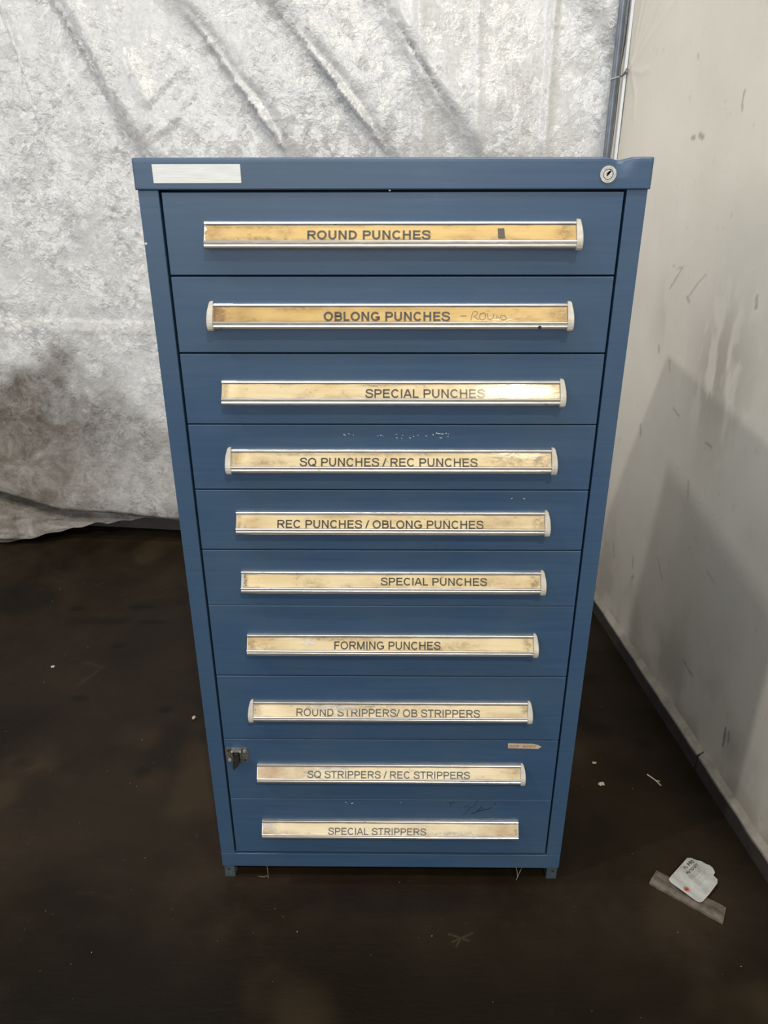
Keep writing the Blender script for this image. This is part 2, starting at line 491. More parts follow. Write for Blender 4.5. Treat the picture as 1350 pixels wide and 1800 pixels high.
wv = (vnoise(T * 60, ZZ * 60, 8) - 0.5)
for pts, w, s in (([(.166, 1.225), (.195, 1.222), (.228, 1.229)], .002, .35), ([(.225, 1.228), (.19, 1.19), (.167, 1.165)], .0022, .45),
                  ([(.356, 1.228), (.325, 1.205), (.276, 1.155)], .0022, .4), ([(.276, 1.158), (.290, 1.150)], .005, .45),
                  ([(.390, 1.630), (.388, 1.612), (.393, 1.592)], .003, .55), ([(.165, 1.541), (.178, 1.541)], .005, .55), ([(.205, 1.547), (.222, 1.541)], .006, .55),
                  ([(.60, 1.212), (.605, 1.19)], .004, .5), ([(.595, .219), (.618, .214), (.652, .21)], .004, .5), ([(.84, .19), (.843, .138)], .004, .8),
                  ([(.856, .192), (.86, .165)], .003, .7), ([(.19, .33), (.198, .30)], .004, .45), ([(.213, .275), (.206, .262)], .005, .45),
                  ([(.51, 1.80), (.513, 1.79)], .004, .6), ([(.13, 1.73), (.135, 1.72)], .003, .4), ([(.03, .30), (.05, .26)], .006, .35),
                  ([(.35, .42), (.40, .37)], .003, .35), ([(.62, .52), (.66, .51)], .003, .3), ([(.45, .70), (.46, .66)], .004, .35), ([(.11, .75), (.12, .72)], .005, .4),
                  ([(.15, 1.0), (.155, .985)], .005, .4), ([(.23, .98), (.24, .95)], .003, .45), ([(.50, .83), (.53, .828)], .003, .5), ([(.30, .86), (.34, .85)], .003, .4)):
    mark = np.maximum(mark, s * (1 - sstep(w * .5, w * 1.7, seg_dist(T, ZZ, pts) + wv * w)))
dots = sstep(0.84, 0.90, vnoise(T * 70, ZZ * 70, 21, 2))
mark = np.maximum(mark, 0.25 * dots * sstep(.52, .66, vnoise(T * 4, ZZ * 4, 22)))
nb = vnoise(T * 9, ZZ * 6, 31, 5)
dirt_shade = 0.55 * np.exp(-((T - .50) / .13) ** 2 - ((ZZ - 1.02) / .16) ** 2) * sstep(.42, .62, vnoise(T * 26, ZZ * 9, 32))
dirt_shade = np.maximum(dirt_shade, 0.22 * np.exp(-((T - .16) / .06) ** 2 - ((ZZ - 1.12) / .12) ** 2) * sstep(.4, .6, nb))
dirt_shade = np.maximum(dirt_shade, sstep(.62, .05, ZZ) * (0.18 + 0.30 * sstep(.40, .70, nb)))
dirt_shade = np.maximum(dirt_shade, sstep(.16, .05, ZZ) * 0.55 * sstep(.3, .6, nb))
dirt_shade = np.clip(dirt_shade + sstep(1.3, 0.3, ZZ + .5 * (nb - .5)) * 0.24, 0, 1)  # broad height term paints lower-wall shade in with the real dirt
P = WP + WD * T[..., None] + WN * out[..., None]; P[..., 2] = ZZ
me = grid_mesh('wall_right', P, {'mark': mark, 'dirt_shade': dirt_shade})
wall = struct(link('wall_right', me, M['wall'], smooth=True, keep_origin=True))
so = wall.modifiers.new('thickness', 'SOLIDIFY'); so.thickness = 0.12; so.offset = -1

M['white'] = plain('lit_tarp_white', (0.82, 0.82, 0.81), 0.4, 0, 0.04)  # extra white paints in the light caught by the tarpaulin's folded edge
bm = bmesh.new()
q = [[bm.verts.new(wallpt(a, o_, z)) for z in (0.07, 2.75)] for a, o_ in ((-.354, .018), (-.351, .011), (-.335, .011), (-.332, .018))]
for a, b in zip(q[:-1], q[1:]): bm.faces.new((a[0], a[1], b[1], b[0]))
bm.faces.new([k[0] for k in q]); bm.faces.new([k[1] for k in q][::-1])
struct(obj('lit_tarp_edge_1', bm, M['white']))

# concrete kerb along the foot of the right wall, with one joint
bm = bmesh.new()
rk = random.Random(4)
for a, b in ((-0.42, 0.770), (0.779, 3.5)):
    prof = [(0.0, 0.0), (0.001, 0.040), (0.004, 0.046), (0.017, 0.056), (0.030, 0.060), (0.030, 0.0)]
    st = np.linspace(a, b, max(2, int((b - a) / 0.03)))
    rings = []
    for k, s_ in enumerate(st):
        j = 0.0012 * math.sin(s_ * 41) + rk.uniform(-.0012, .0012)
        rings.append([bm.verts.new(wallpt(s_, o_ + (j if z_ > 0 and o_ < .02 else 0), z_ + (j if z_ > .03 else 0))) for o_, z_ in prof])
    for r0, r1 in zip(rings[:-1], rings[1:]):
        for i in range(len(prof)):
            bm.faces.new((r0[i], r0[(i + 1) % 6], r1[(i + 1) % 6], r1[i]))
    bm.faces.new(rings[0]); bm.faces.new(rings[-1][::-1])
struct(obj('baseboard_right', bm, M['kerb']))

# ------------------------------------------------------------------ tarpaulin hung across the back
TA = np.array([0.695, 1.515, 0.0]); TE = np.array([-0.99437, 0.10596, 0.0]); TN = np.array([-0.10596, -0.99437, 0.0])  # TN: towards the camera
ss = np.array(span(-0.014, 2.75, 0.010)); uu = np.linspace(0, 1, 290)
SS, UU = np.meshgrid(ss, uu, indexing='ij')
hem = np.interp(ss, [0, 1.2, 1.60, 1.80, 2.04, 2.14, 2.30, 2.45, 2.75], [.06, .085, .100, .095, .060, .046, .012, .006, .006])
hem = hem + 0.004 * np.sin(ss * 23) + 0.003 * np.sin(ss * 61 + 1)
zt = hem[:, None] + (2.75 - hem[:, None]) * UU ** 1.35
off = (vnoise(SS * 3, zt * 2, 41, 2) - .5) * 0.016 + (vnoise(SS * 14, zt * 11, 42, 2) - .5) * 0.004
def fold(pts, amp, wl, wr, fade=0.3, shift=0.0):
    """soft ridge along a line: the steep flank faces down and left, the gentle one up and right"""
    global off
    (a, b), (c, e) = pts[0], pts[-1]
    d = seg_dist(SS, zt, pts)
    sgn = np.sign((c - a) * (zt - b) - (e - b) * (SS - a))
    tpar = ((SS - a) * (c - a) + (zt - b) * (e - b)) / ((c - a) ** 2 + (e - b) ** 2)
    env = sstep(-.25, .1, tpar) * (1 - sstep(1 - fade, 1.25, tpar))
    dd = -d * sgn - shift          # positive on the upper right
    off = off + amp * env * np.where(dd > 0, np.exp(-(dd / wr) ** 2), np.exp(-(dd / wl) ** 2))
F_A = [(1.86, 2.08), (1.771, 1.946), (1.722, 1.849), (1.643, 1.694), (1.580, 1.568), (1.538, 1.509), (1.47, 1.36)]
F_B = [(1.46, 2.06), (1.365, 1.938), (1.276, 1.842), (1.202, 1.737), (1.115, 1.649), (1.051, 1.525), (.99, 1.42)]
F_C = [(1.16, 2.05), (1.059, 1.932), (.977, 1.848), (.867, 1.735), (.787, 1.64), (.713, 1.521), (.66, 1.44)]
F_D = [(.80, 2.05), (.712, 1.924), (.647, 1.809), (.565, 1.696), (.472, 1.587), (.419, 1.511), (.36, 1.43)]
F_E = [(.18, 2.03), (.088, 1.912), (.030, 1.835), (.0, 1.79)]
for f, a in ((F_A, .040), (F_B, .030), (F_C, .036), (F_D, .038), (F_E, .024)):
    fold(f, a * 1.5, .055, .22, shift=.038)
fold([(1.99, 2.0), (1.909, 1.718), (1.880, 1.437), (1.86, 1.25)], .018, .02, .05)
fold([(1.78, 1.75), (1.72, 1.50), (1.68, 1.25)], .012, .02, .05)
fold([(2.12, 1.8), (2.06, 1.4), (2.03, 1.1)], .014, .03, .05)
fold([(1.725, 1.957), (1.66, 1.80), (1.60, 1.63)], .010, .012, .03)
fold([(1.56, 1.80), (1.50, 1.647)], .010, .012, .02)
fold([(1.50, 1.662), (1.43, 1.73), (1.36, 1.778)], .006, .006, .010)
fold([(1.36, 1.70), (1.44, 1.60), (1.52, 1.55)], .005, .006, .010)
fold([(.208, 2.1), (.207, 1.927), (.206, 1.5), (.206, .6)], .014, .006, .016)
fold([(.62, 2.05), (.60, 1.6), (.60, 1.2)], .009, .008, .016)
fold([(.44, 2.05), (.43, 1.7), (.42, 1.2)], .009, .008, .016)
band = sstep(.884, .889, zt) * (1 - sstep(.930, .936, zt))
off += 0.0022 * band
# lower edge: a bulge, a dark tucked fold beneath it, and a hem kicked forward at the left
zf = np.interp(SS, [1.2, 1.59, 1.87, 2.08, 2.22, 2.37, 2.75], [.118, .118, .140, .148, .188, .232, .26])
q = zt - zf
lw = sstep(1.25, 1.75, SS)
left = sstep(1.80, 2.35, SS)
off += lw * (0.040 + .03 * left) * np.exp(-(np.maximum(q, 0) / .16) ** 2) * sstep(-.03, .01, q)
off -= lw * (0.014 + .045 * left) * np.exp(-((q + .035) / .022) ** 2)
off += (0.015 + 0.085 * left) * lw * sstep(-.04, -.15, q)
off += sstep(.0, .10, -q) * sstep(1.6, 2.2, SS) * ((vnoise(SS * 7, zt * 26, 44, 2) - .5) * 0.10 + .004 * np.sin(SS * 30 + zt * 110))
off += (vnoise(SS * 34, zt * 30, 45, 3) - .5) * 0.003
dirt_shade = sstep(.80, .56, zt + (vnoise(SS * 5, zt * 5, 51, 5) - .5) * .42 - .11 * sstep(1.75, 2.15, SS) + .10 * sstep(1.85, 1.65, SS)) * (0.55 + .40 * sstep(1.6, 2.2, SS))
dirt_shade = np.maximum(dirt_shade, sstep(.30, .10, zt) * .9)
dirt_shade = np.maximum(dirt_shade, 0.22 * np.exp(-((SS - .29) / .08) ** 2 - ((zt - 1.72) / .08) ** 2) * vnoise(SS * 18, zt * 18, 53))
P = TA + TE * SS[..., None] + TN * off[..., None]; P[..., 2] = zt
me = grid_mesh('tarpaulin', P, {'dirt_shade': dirt_shade, 'band': band})
tarp = link('tarpaulin', me, M['tarp'], smooth=True)
tag(tarp, 'crinkled silver-white tarpaulin curtain hanging behind the blue cabinet', 'tarpaulin')
so = tarp.modifiers.new('thickness', 'SOLIDIFY'); so.thickness = 0.0012

# pole in the corner and the tie round it
bm = bmesh.new()
pc = Vector((0.6835, 1.468, 0))
ringz = [0.0, 1.0, 1.735, 2.0, 2.75]
rings = [[bm.verts.new((pc.x + .0115 * math.cos(a), pc.y + .0115 * math.sin(a), z)) for a in [2 * math.pi * i / 20 for i in range(20)]] for z in ringz]
for r0, r1 in zip(rings[:-1], rings[1:]):
    for i in range(20): bm.faces.new((r0[i], r0[(i + 1) % 20], r1[(i + 1) % 20], r1[i]))
bm.faces.new(rings[0][::-1]); bm.faces.new(rings[-1])
tag(obj('corner_pole', bm, M['pole'], smooth=True), 'thin blue-grey metal pole standing in the corner beside the tarpaulin', 'pole')

def tube(bm, pts, r, n=8):
    pts = [Vector(p) for p in pts]; rings = []
    for i, p in enumerate(pts):
        d = (pts[min(i + 1, len(pts) - 1)] - pts[max(i - 1, 0)]).normalized()
        a = d.orthogonal().normalized() if abs(d.z) > .9 else d.cross(Vector((0, 0, 1))).normalized()
        b = d.cross(a)
        rings.append([bm.verts.new(p + r * (math.cos(2 * math.pi * k / n) * a + math.sin(2 * math.pi * k / n) * b)) for k in range(n)])
    for r0, r1 in zip(rings[:-1], rings[1:]):
        for k in range(n): bm.faces.new((r0[k], r0[(k + 1) % n], r1[(k + 1) % n], r1[k]))
    bm.faces.new(rings[0][::-1]); bm.faces.new(rings[-1])
tie = thing('cable_tie', 'small grey tie knotted round the corner pole against the right wall', 'cable tie', (pc.x, pc.y, 1.715))
bm = bmesh.new()
tube(bm, [(pc.x + .0135 * math.cos(a), pc.y + .0135 * math.sin(a), 1.716 + .004 * math.cos(a)) for a in np.linspace(0, 2 * math.pi, 25)], .0022)
obj('loop', bm, M['tie'], tie, smooth=True)
bm = bmesh.new()
tube(bm, [(pc.x + .012, pc.y - .006, 1.718), (pc.x + .020, pc.y - .008, 1.722), (pc.x + .026, pc.y - .012, 1.731), (pc.x + .028, pc.y - .016, 1.740)], .0024)
tube(bm, [(pc.x + .020, pc.y - .010, 1.722), (pc.x + .027, pc.y - .018, 1.727), (pc.x + .032, pc.y - .026, 1.737)], .0016)
obj('tail', bm, M['steel'], tie, smooth=True)

# ------------------------------------------------------------------ the cabinet
cab = thing('drawer_cabinet', 'tall blue metal tooling cabinet with ten labelled drawers', 'cabinet', (0, 0.35, 0))
DEP = 0.70
bm = bmesh.new()
for s in (-1, 1):
    xa, xb = sorted((s * 0.3500, s * 0.3810))
    box(bm, xa, xb, 0.0, 0.022, 0.0765, 1.4548, 0.0012)           # stile
    xa, xb = sorted((s * 0.3795, s * 0.3810))
    box(bm, xa, xb, 0.022, DEP, 0.037, 1.4548)                      # side sheet
    xa, xb = sorted((s * 0.3500, s * 0.3515))
    box(bm, xa, xb, 0.022, 0.12, 0.0765, 1.4548)
box(bm, -0.381, 0.381, 0.0, 0.030, 0.0370, 0.0765, 0.0012)         # bottom rail
box(bm, -0.381, 0.381, 0.030, DEP, 0.0370, 0.0420)
box(bm, -0.3795, 0.3795, DEP - 0.0015, DEP, 0.042, 1.4548)
housing = obj('housing', bm, M['blue'], cab)
bm = bmesh.new(); box(bm, -0.352, 0.352, 0.040, 0.046, 0.043, 1.4545)
obj('gap_shade_panel', bm, M['dark'], cab)  # added black sheet standing in for the shade inside the drawer gaps
for sx in (-1, 1):
    for yy in (0.003, DEP - 0.045):
        bm = bmesh.new()
        xa, xb = sorted((sx * 0.3555, sx * 0.3785))
        box(bm, xa, xb, yy, yy + 0.003, 0.0, 0.0372, 0.0006)
        xc, xd = sorted((sx * 0.3765, sx * 0.3785))
        box(bm, xc, xd, yy + .003, yy + .042, 0.0, 0.0372)
        xe, xf = sorted((sx * 0.3555, sx * 0.3785))
        box(bm, xe, xf, yy + .003, yy + .042, 0.0, 0.002)
        fo = obj('foot', bm, M['foot'], cab)
        if yy < .1:
            bm = bmesh.new(); disc(bm, (sx * .3690, yy - .0002, .024), .0030, (1, 0, 0), (0, 0, 1), 14)
            obj('bolt_hole', bm, M['dark'], fo)

# top cap: folded sheet with a raised front lip, dented near its right end
prof = [(.010, 1.4547), (-.002, 1.4547), (-.0034, 1.4553), (-.004, 1.4568), (-.004, 1.470), (-.004, 1.480), (-.004, 1.488), (-.004, 1.493), (-.0036, 1.4962), (-.0026, 1.4980),
        (-.0008, 1.4986), (.010, 1.4986), (.014, 1.4970), (.016, 1.4900), (DEP + .004, 1.4900), (DEP + .004, 1.4547)]
xs = np.array(sorted(set([-.3835, -.3832, -.3822, .3822, .3832, .3835] + span(-.3810, .2900, .04) + span(.295, .381, .0025))))
bm = bmesh.new(); rings = []
def dent(x):
    return np.interp(x, [.305, .312, .318, .325, .330, .335, .340, .347, .354, .362], [0, .0004, .0012, .0030, .0044, .0046, .0040, .0020, .0006, 0])
for x in xs:
    e = max(0.0, abs(x) - .3810) / .0025
    rg = []
    for (y, z) in prof:
        w = max(0.0, min(1.0, (z - 1.474) / .022)) if y < .015 else 0.0
        D = float(dent(x))
        z2 = z - D * w ** 1.6; y2 = y + D * 0.9 * w
        if y < 0: y2 += .0018 * e * e
        if z > 1.498: z2 -= .0010 * e * e
        rg.append(bm.verts.new((x, y2, z2)))
    rings.append(rg)
n = len(prof)
for r0, r1 in zip(rings[:-1], rings[1:]):
    for i in range(n): bm.faces.new((r0[i], r0[(i + 1) % n], r1[(i + 1) % n], r1[i]))
bm.faces.new(rings[0]); bm.faces.new(rings[-1][::-1])
cap = obj('top_cap', bm, M['blue'], cab)
bm = bmesh.new(); box(bm, -.3541, -.2236, -.0049, -.0038, 1.4641, 1.4898, .0003, 1)
p = obj('name_plate', bm, M['plate'], cap); p['label'] = 'blank silvery white plate'

# lock
AX, AZ = (1, 0, 0), (0, 0, 1)
lc = (.3181, -.0040, 1.4753)
bm = bmesh.new(); disc(bm, lc, .0117, AX, AZ, 40, .0076, .0022)
ring = obj('lock', bm, M['chrome'], cap); ring['label'] = 'round nickel cam lock with worn engraved ring'
bm = bmesh.new(); disc(bm, lc, .0065, AX, AZ, 32, 0, .0018)
obj('plug', bm, M['chrome'], cap)
bm = bmesh.new(); mpf = lambda u, v: (u, -.0060, v)
ribbon(bm, [(.3162, 1.4732), (.3190, 1.4768), (.3214, 1.4800)], .0024, mpf)
ribbon(bm, [(.3168, 1.4752), (.3192, 1.4778), (.3206, 1.4786)], .0034, mpf)
obj('keyhole', bm, M['dark'], cap)
bm = bmesh.new()
for k in range(46):
    a = 2 * math.pi * k / 46
    if 0.1 < a < 0.9: continue
    r0, r1 = .0088, .0099 + .0005 * math.sin(k * 2.7)
    ribbon(bm, [(lc[0] + r0 * math.cos(a), lc[2] + r0 * math.sin(a)), (lc[0] + r1 * math.cos(a + .04), lc[2] + r1 * math.sin(a + .04))], .00045, lambda u, v: (u, -.00625, v))
obj('engraving', bm, M['steel'], cap)
# chipped spots on the paint of the housing
bm = bmesh.new()
disc(bm, (-.3783, -.0003, 1.3787), .0018, AX, AZ, 9)
o = obj('paint_chip', bm, M['chip'], housing)
bm = bmesh.new(); disc(bm, (-.0033, -.0005, 1.4541), .0016, AX, AZ, 8); obj('paint_chip', bm, M['chip'], housing)
bm = bmesh.new()
tube(bm, [(-.2818, .006, .037), (-.2800, .002, .022), (-.2795, .000, .004), (-.2790, -.002, .0012)], .0007, 6)
tube(bm, [(-.2795, .000, .006), (-.2840, .002, .003), (-.2900, .001, .0012), (-.3030, .003, .0010)], .0006, 6)
obj('dusty_strand', bm, M['twine'], housing)
bm = bmesh.new()
tube(bm, [(.2840, .006, .037), (.2880, .003, .024), (.2900, .000, .008), (.2870, -.002, .001)], .0008, 6)
tube(bm, [(.3010, .006, .037), (.2960, .003, .026), (.2900, .000, .010)], .0007, 6)
obj('dusty_strand', bm, M['twine'], housing)

# ---- plain grotesque capitals drawn as pen strokes (capital height 1)
def arc(cx, cy_, rx, ry, a0, a1, n=18):
    return [(cx + rx * math.cos(math.radians(a0 + (a1 - a0) * k / n)), cy_ + ry * math.sin(math.radians(a0 + (a1 - a0) * k / n))) for k in range(n + 1)]
def glyph(ch, w):
    h = w / 2; T_, B_ = 1 - h, h
    st = lambda x: [(x, 0), (x, 1)]
    L = .10 + h
    if ch == 'A': return .93, [[(.055 + h * .3, 0), (.465 - h * .35, 1)], [(.875 - h * .3, 0), (.465 + h * .35, 1)], [(.24, .33), (.69, .33)]]
    if ch == 'B': return .93, [st(L), [(L, T_), (.50, T_)] + arc(.53, .755 - h / 2 + .01, .27 - h * .5, .235 - h / 2, 90, -90)[1:] + [(L, .53)], [(L, .53), (.52, .53)] + arc(.55, .265 + h / 2, .32 - h * .6, .265 - h / 2, 90, -90)[1:] + [(L, B_)]]
    if ch == 'C': return 1.01, [arc(.52, .5, .46 - h, .515 - h, 38, 322, 30)]
    if ch == 'D': return 1.01, [st(L), [(L, T_), (.44, T_)] + arc(.46, .5, .46 - h, .5 - h, 90, -90, 24)[1:] + [(L, B_)]]
    if ch == 'E': return .93, [st(L), [(L, T_), (.84, T_)], [(L, .52), (.79, .52)], [(L, B_), (.86, B_)]]
    if ch == 'F': return .853, [st(L), [(L, T_), (.80, T_)], [(L, .50), (.71, .50)]]
    if ch == 'G': return 1.087, [arc(.54, .5, .48 - h, .515 - h, 40, 318, 30) + [(1.0 - h, .17)], [(1.0 - h, .13), (1.0 - h, .51)], [(.57, .51 - h), (1.0, .51 - h)]]
    if ch == 'H': return 1.01, [st(L), st(.91 - h), [(L, .53), (.91 - h, .53)]]
    if ch == 'I': return .388, [st(.194)]
    if ch == 'L': return .777, [st(L), [(L, B_), (.73, B_)]]
    if ch == 'M': return 1.163, [st(L), st(1.063 - h), [(L + h * .2, 1), (.5815, 0)], [(1.063 - h * 1.2, 1), (.5815, 0)]]
    if ch == 'N': return 1.01, [st(L), st(.91 - h), [(L + h * .1, 1), (.91 - h * 1.1, 0)]]
    if ch == 'O': return 1.087, [arc(.543, .5, .49 - h, .515 - h, 0, 360, 36)]
    if ch == 'P': return .93, [st(L), [(L, T_), (.54, T_)] + arc(.56, .715 - h / 3, .31 - h * .6, .285 - h * .66, 90, -90)[1:] + [(L, .43 + h * .3)]]
    if ch == 'Q': return 1.087, [arc(.543, .5, .49 - h, .515 - h, 0, 360, 36), [(.60, .26), (.98, -.05)]]
    if ch == 'R': return 1.01, [st(L), [(L, T_), (.60, T_)] + arc(.62, .735 - h / 3, .30 - h * .6, .265 - h * .66, 90, -90)[1:] + [(L, .47 + h * .3)], [(.52, .46), (.66, .36), (.78, .17), (.90, 0)]]
    if ch == 'S':
        c = [(.82, .70), (.80, .80), (.72, .89), (.60, .935), (.45, .945), (.30, .92), (.20, .85), (.155, .75), (.18, .66), (.27, .59), (.42, .545), (.58, .505), (.73, .45), (.81, .37), (.825, .27), (.78, .16), (.68, .085), (.52, .052), (.36, .06), (.22, .12), (.13, .22), (.11, .33)]
        return .93, [c]
    if ch == 'T': return .853, [[(.03, T_), (.823, T_)], st(.4265)]
    if ch == 'U': return 1.01, [[(L, 1), (L, .36)] + arc(.505, .40, .405 - h, .415 - h, 180, 360, 20) + [(.91 - h, 1)]]
    if ch == '/': return .388, [[(.02, -.01), (.368, 1.01)]]
    return .388, []
def text_mesh(s, w):
    bm = bmesh.new(); pen = 0.0
    for ch in s:
        adv, strokes = glyph(ch, w)
        for pts in strokes:
            lo_, hi_ = (-.06, 1.02) if ch == 'Q' else (-.015, 1.015) if ch in 'OCGSU' else (0, 1)
            ribbon(bm, pts, w, lambda u, v: (pen + u, min(hi_, max(lo_, v)), 0))
        pen += adv
    bm.verts.index_update()
    co = np.array([v.co[:] for v in bm.verts]); fs = [tuple(v.index for v in f.verts) for f in bm.faces]
    bm.free()
    return co, fs
def lettering(name, s, x0, x1, vtop, vbot, mp, mat, parent, weight=.15, tilt=0.0):
    """text stretched to run x0..x1 with capitals between vtop and vbot (v grows downwards)"""
    co, fs = text_mesh(s, weight)
    u = x0 + (co[:, 0] - co[:, 0].min()) / np.ptp(co[:, 0]) * (x1 - x0)
    v = vbot - co[:, 1] * (vbot - vtop) + tilt * (u - (x0 + x1) / 2)
    me = bpy.data.meshes.new(name)
    me.from_pydata([mp(a, b) for a, b in zip(u, v)], [], fs)
    return link(name, me, mat, parent)

# ---- drawers
SEAM = [1.4525, 1.3303, 1.2086, 1.0873, 0.9668, 0.8472, 0.7286, 0.5658, 0.4055, 0.2410, 0.0795]
GAP = [.0020, .0026, .0028, .0020, .0020, .0022, .0009, .0024, .0020, .0007, .0060]
ZT = [1.4106, 1.2890, 1.1641, 1.0435, .9253, .8037, .6649, .5041, .3409, .1808]
MET = [(-.2850, .2790), (-.2830, .2775), (-.2805, .2775), (-.2755, .2745), (-.2765, .2730), (-.2770, .2760), (-.2770, .2735), (-.2770, .2750), (-.2805, .2730), (-.2810, .2790)]
CAPS = [(0, 1), (1, 1), (0, 1), (1, 1), (0, 1), (0, 1), (0, 1), (1, 1), (0, 1), (0, 0)]
TXT = [('ROUND PUNCHES', -.1280, .0587, .0092, .0235, .205), ('OBLONG PUNCHES', -.1073, .0921, .0087, .0238, .20), ('SPECIAL PUNCHES', -.0432, .1540, .0092, .0238, .168),
       ('SQ PUNCHES / REC PUNCHES', -.1571, .1477, .0097, .0245, .168), ('REC PUNCHES / OBLONG PUNCHES', -.2025, .1640, .0096, .0243, .168),
       ('SPECIAL PUNCHES', -.0192, .1768, .0058, .0200, .168), ('FORMING PUNCHES', -.1087, .0954, .0074, .0226, .162), ('ROUND STRIPPERS/ OB STRIPPERS', -.1895, .1789, .0086, .0236, .155),
       ('SQ STRIPPERS / REC STRIPPERS', -.1749, .1662, .0083, .0230, .155), ('SPECIAL STRIPPERS', -.1364, .0779, .0100, .0246, .155)]
TILT = [0, 0, 0, .002, .002, .002, 0, .004, .001, .002]
PAPER = ['label_a', 'label_a', 'label_b', 'label_b', 'label_b', 'label_b', 'label_b', 'label_b', 'label_c', 'label_c']
# blotches on each paper strip: (along 0..1, across 0..1, radius along in m, radius across in m, stain, grime)
BLOT = [
    [(.02, .5, .02, .03, .5, .25), (.12, .15, .07, .003, .3, .45), (.15, .92, .06, .004, .1, .6), (.22, .5, .01, .02, .2, .3), (.97, .5, .012, .02, .3, .45), (.28, .1, .12, .004, .3, .2), (.80, .9, .03, .006, .2, .3), (.70, .8, .02, .004, .2, .25)],
    [(.01, .5, .022, .03, .9, .55), (.07, .6, .03, .02, .6, .1), (.25, .1, .05, .005, .6, .35), (.15, .95, .05, .004, .5, .2), (.36, .3, .02, .01, .4, .1), (.98, .6, .016, .02, .5, .45), (.88, .9, .04, .006, .35, .2), (.55, .15, .06, .004, .4, .1)],
    [(.01, .5, .006, .03, .3, .3), (.46, .1, .025, .003, .3, .6), (.25, .85, .02, .004, .2, .2), (.99, .3, .01, .02, .2, .3), (.40, .9, .05, .004, .2, .2)],
    [(.02, .4, .010, .02, .4, .3), (.11, .75, .035, .006, .3, .45), (.2, .15, .04, .003, .2, .45), (.45, .12, .06, .003, .2, .4), (.87, .5, .035, .015, .1, .5), (.97, .6, .018, .02, .2, .6), (.62, .12, .04, .003, .2, .4)],
    [(.05, .7, .03, .012, .35, .05), (.01, .5, .004, .03, .2, .5), (.33, .12, .04, .004, .3, .25), (.85, .6, .05, .014, .3, .2), (.98, .5, .012, .02, .25, .5), (.79, .9, .01, .004, .1, .4)],
    [(.012, .5, .005, .03, .1, .85), (.24, .75, .018, .010, .1, .4), (.36, .9, .015, .005, .1, .4), (.5, .85, .03, .006, .15, .25), (.86, .6, .04, .012, .25, .25), (.98, .5, .010, .02, .1, .6), (.75, .8, .03, .006, .1, .25)],
    [(.015, .5, .010, .03, .5, .45), (.08, .85, .025, .006, .3, .3), (.30, .1, .06, .004, .2, .55), (.40, .2, .04, .006, .3, .2), (.66, .85, .05, .006, .1, .45), (.75, .6, .03, .008, .1, .35), (.98, .4, .008, .02, .2, .5), (.06, .3, .03, .012, .45, 0)],
    [(.015, .5, .008, .03, .3, .5), (.28, .12, .05, .008, .0, .7), (.40, .15, .06, .010, .0, .6), (.36, .8, .06, .006, .1, .3), (.50, .5, .04, .02, .0, .3), (.93, .85, .05, .007, .4, .15), (.99, .3, .008, .01, .2, .6), (.62, .2, .03, .006, .2, .2)],
    [(.06, .5, .045, .03, .75, .15), (.16, .3, .02, .02, .5, .15), (.20, .6, .018, .018, .0, .45), (.30, .1, .03, .006, .0, .4), (.80, .9, .03, .005, .1, .5), (.98, .5, .014, .02, .3, .3), (.33, .95, .03, .003, .2, .35)],
    [(.02, .6, .02, .02, .6, .45), (.10, .9, .03, .005, .3, .35), (.73, .9, .022, .006, .1, .75), (.66, .9, .05, .006, .1, .4), (.80, .88, .03, .006, .1, .4), (.93, .5, .05, .03, .5, .05), (.62, .3, .04, .008, .3, .1), (.99, .5, .005, .03, .4, .4), (.44, .97, .09, .002, .1, .4)],
]
LA = np.array([-.0040, -.0050]); LB = np.array([-.0175, -.0260]); LT = (LB - LA) / np.linalg.norm(LB - LA); LN = np.array([LT[1], -LT[0]])
LLEN = float(np.linalg.norm(LB - LA))
def on_label(i, lift):
    def mp(u, v):
        p = LA + LT * v + LN * lift
        return (u, p[0], ZT[i] + p[1])
    return mp
ORD = ['top', 'second', 'third', 'fourth', 'fifth', 'sixth', 'seventh', 'eighth', 'ninth', 'bottom']
RND = np.random.RandomState(7)
DRW = []
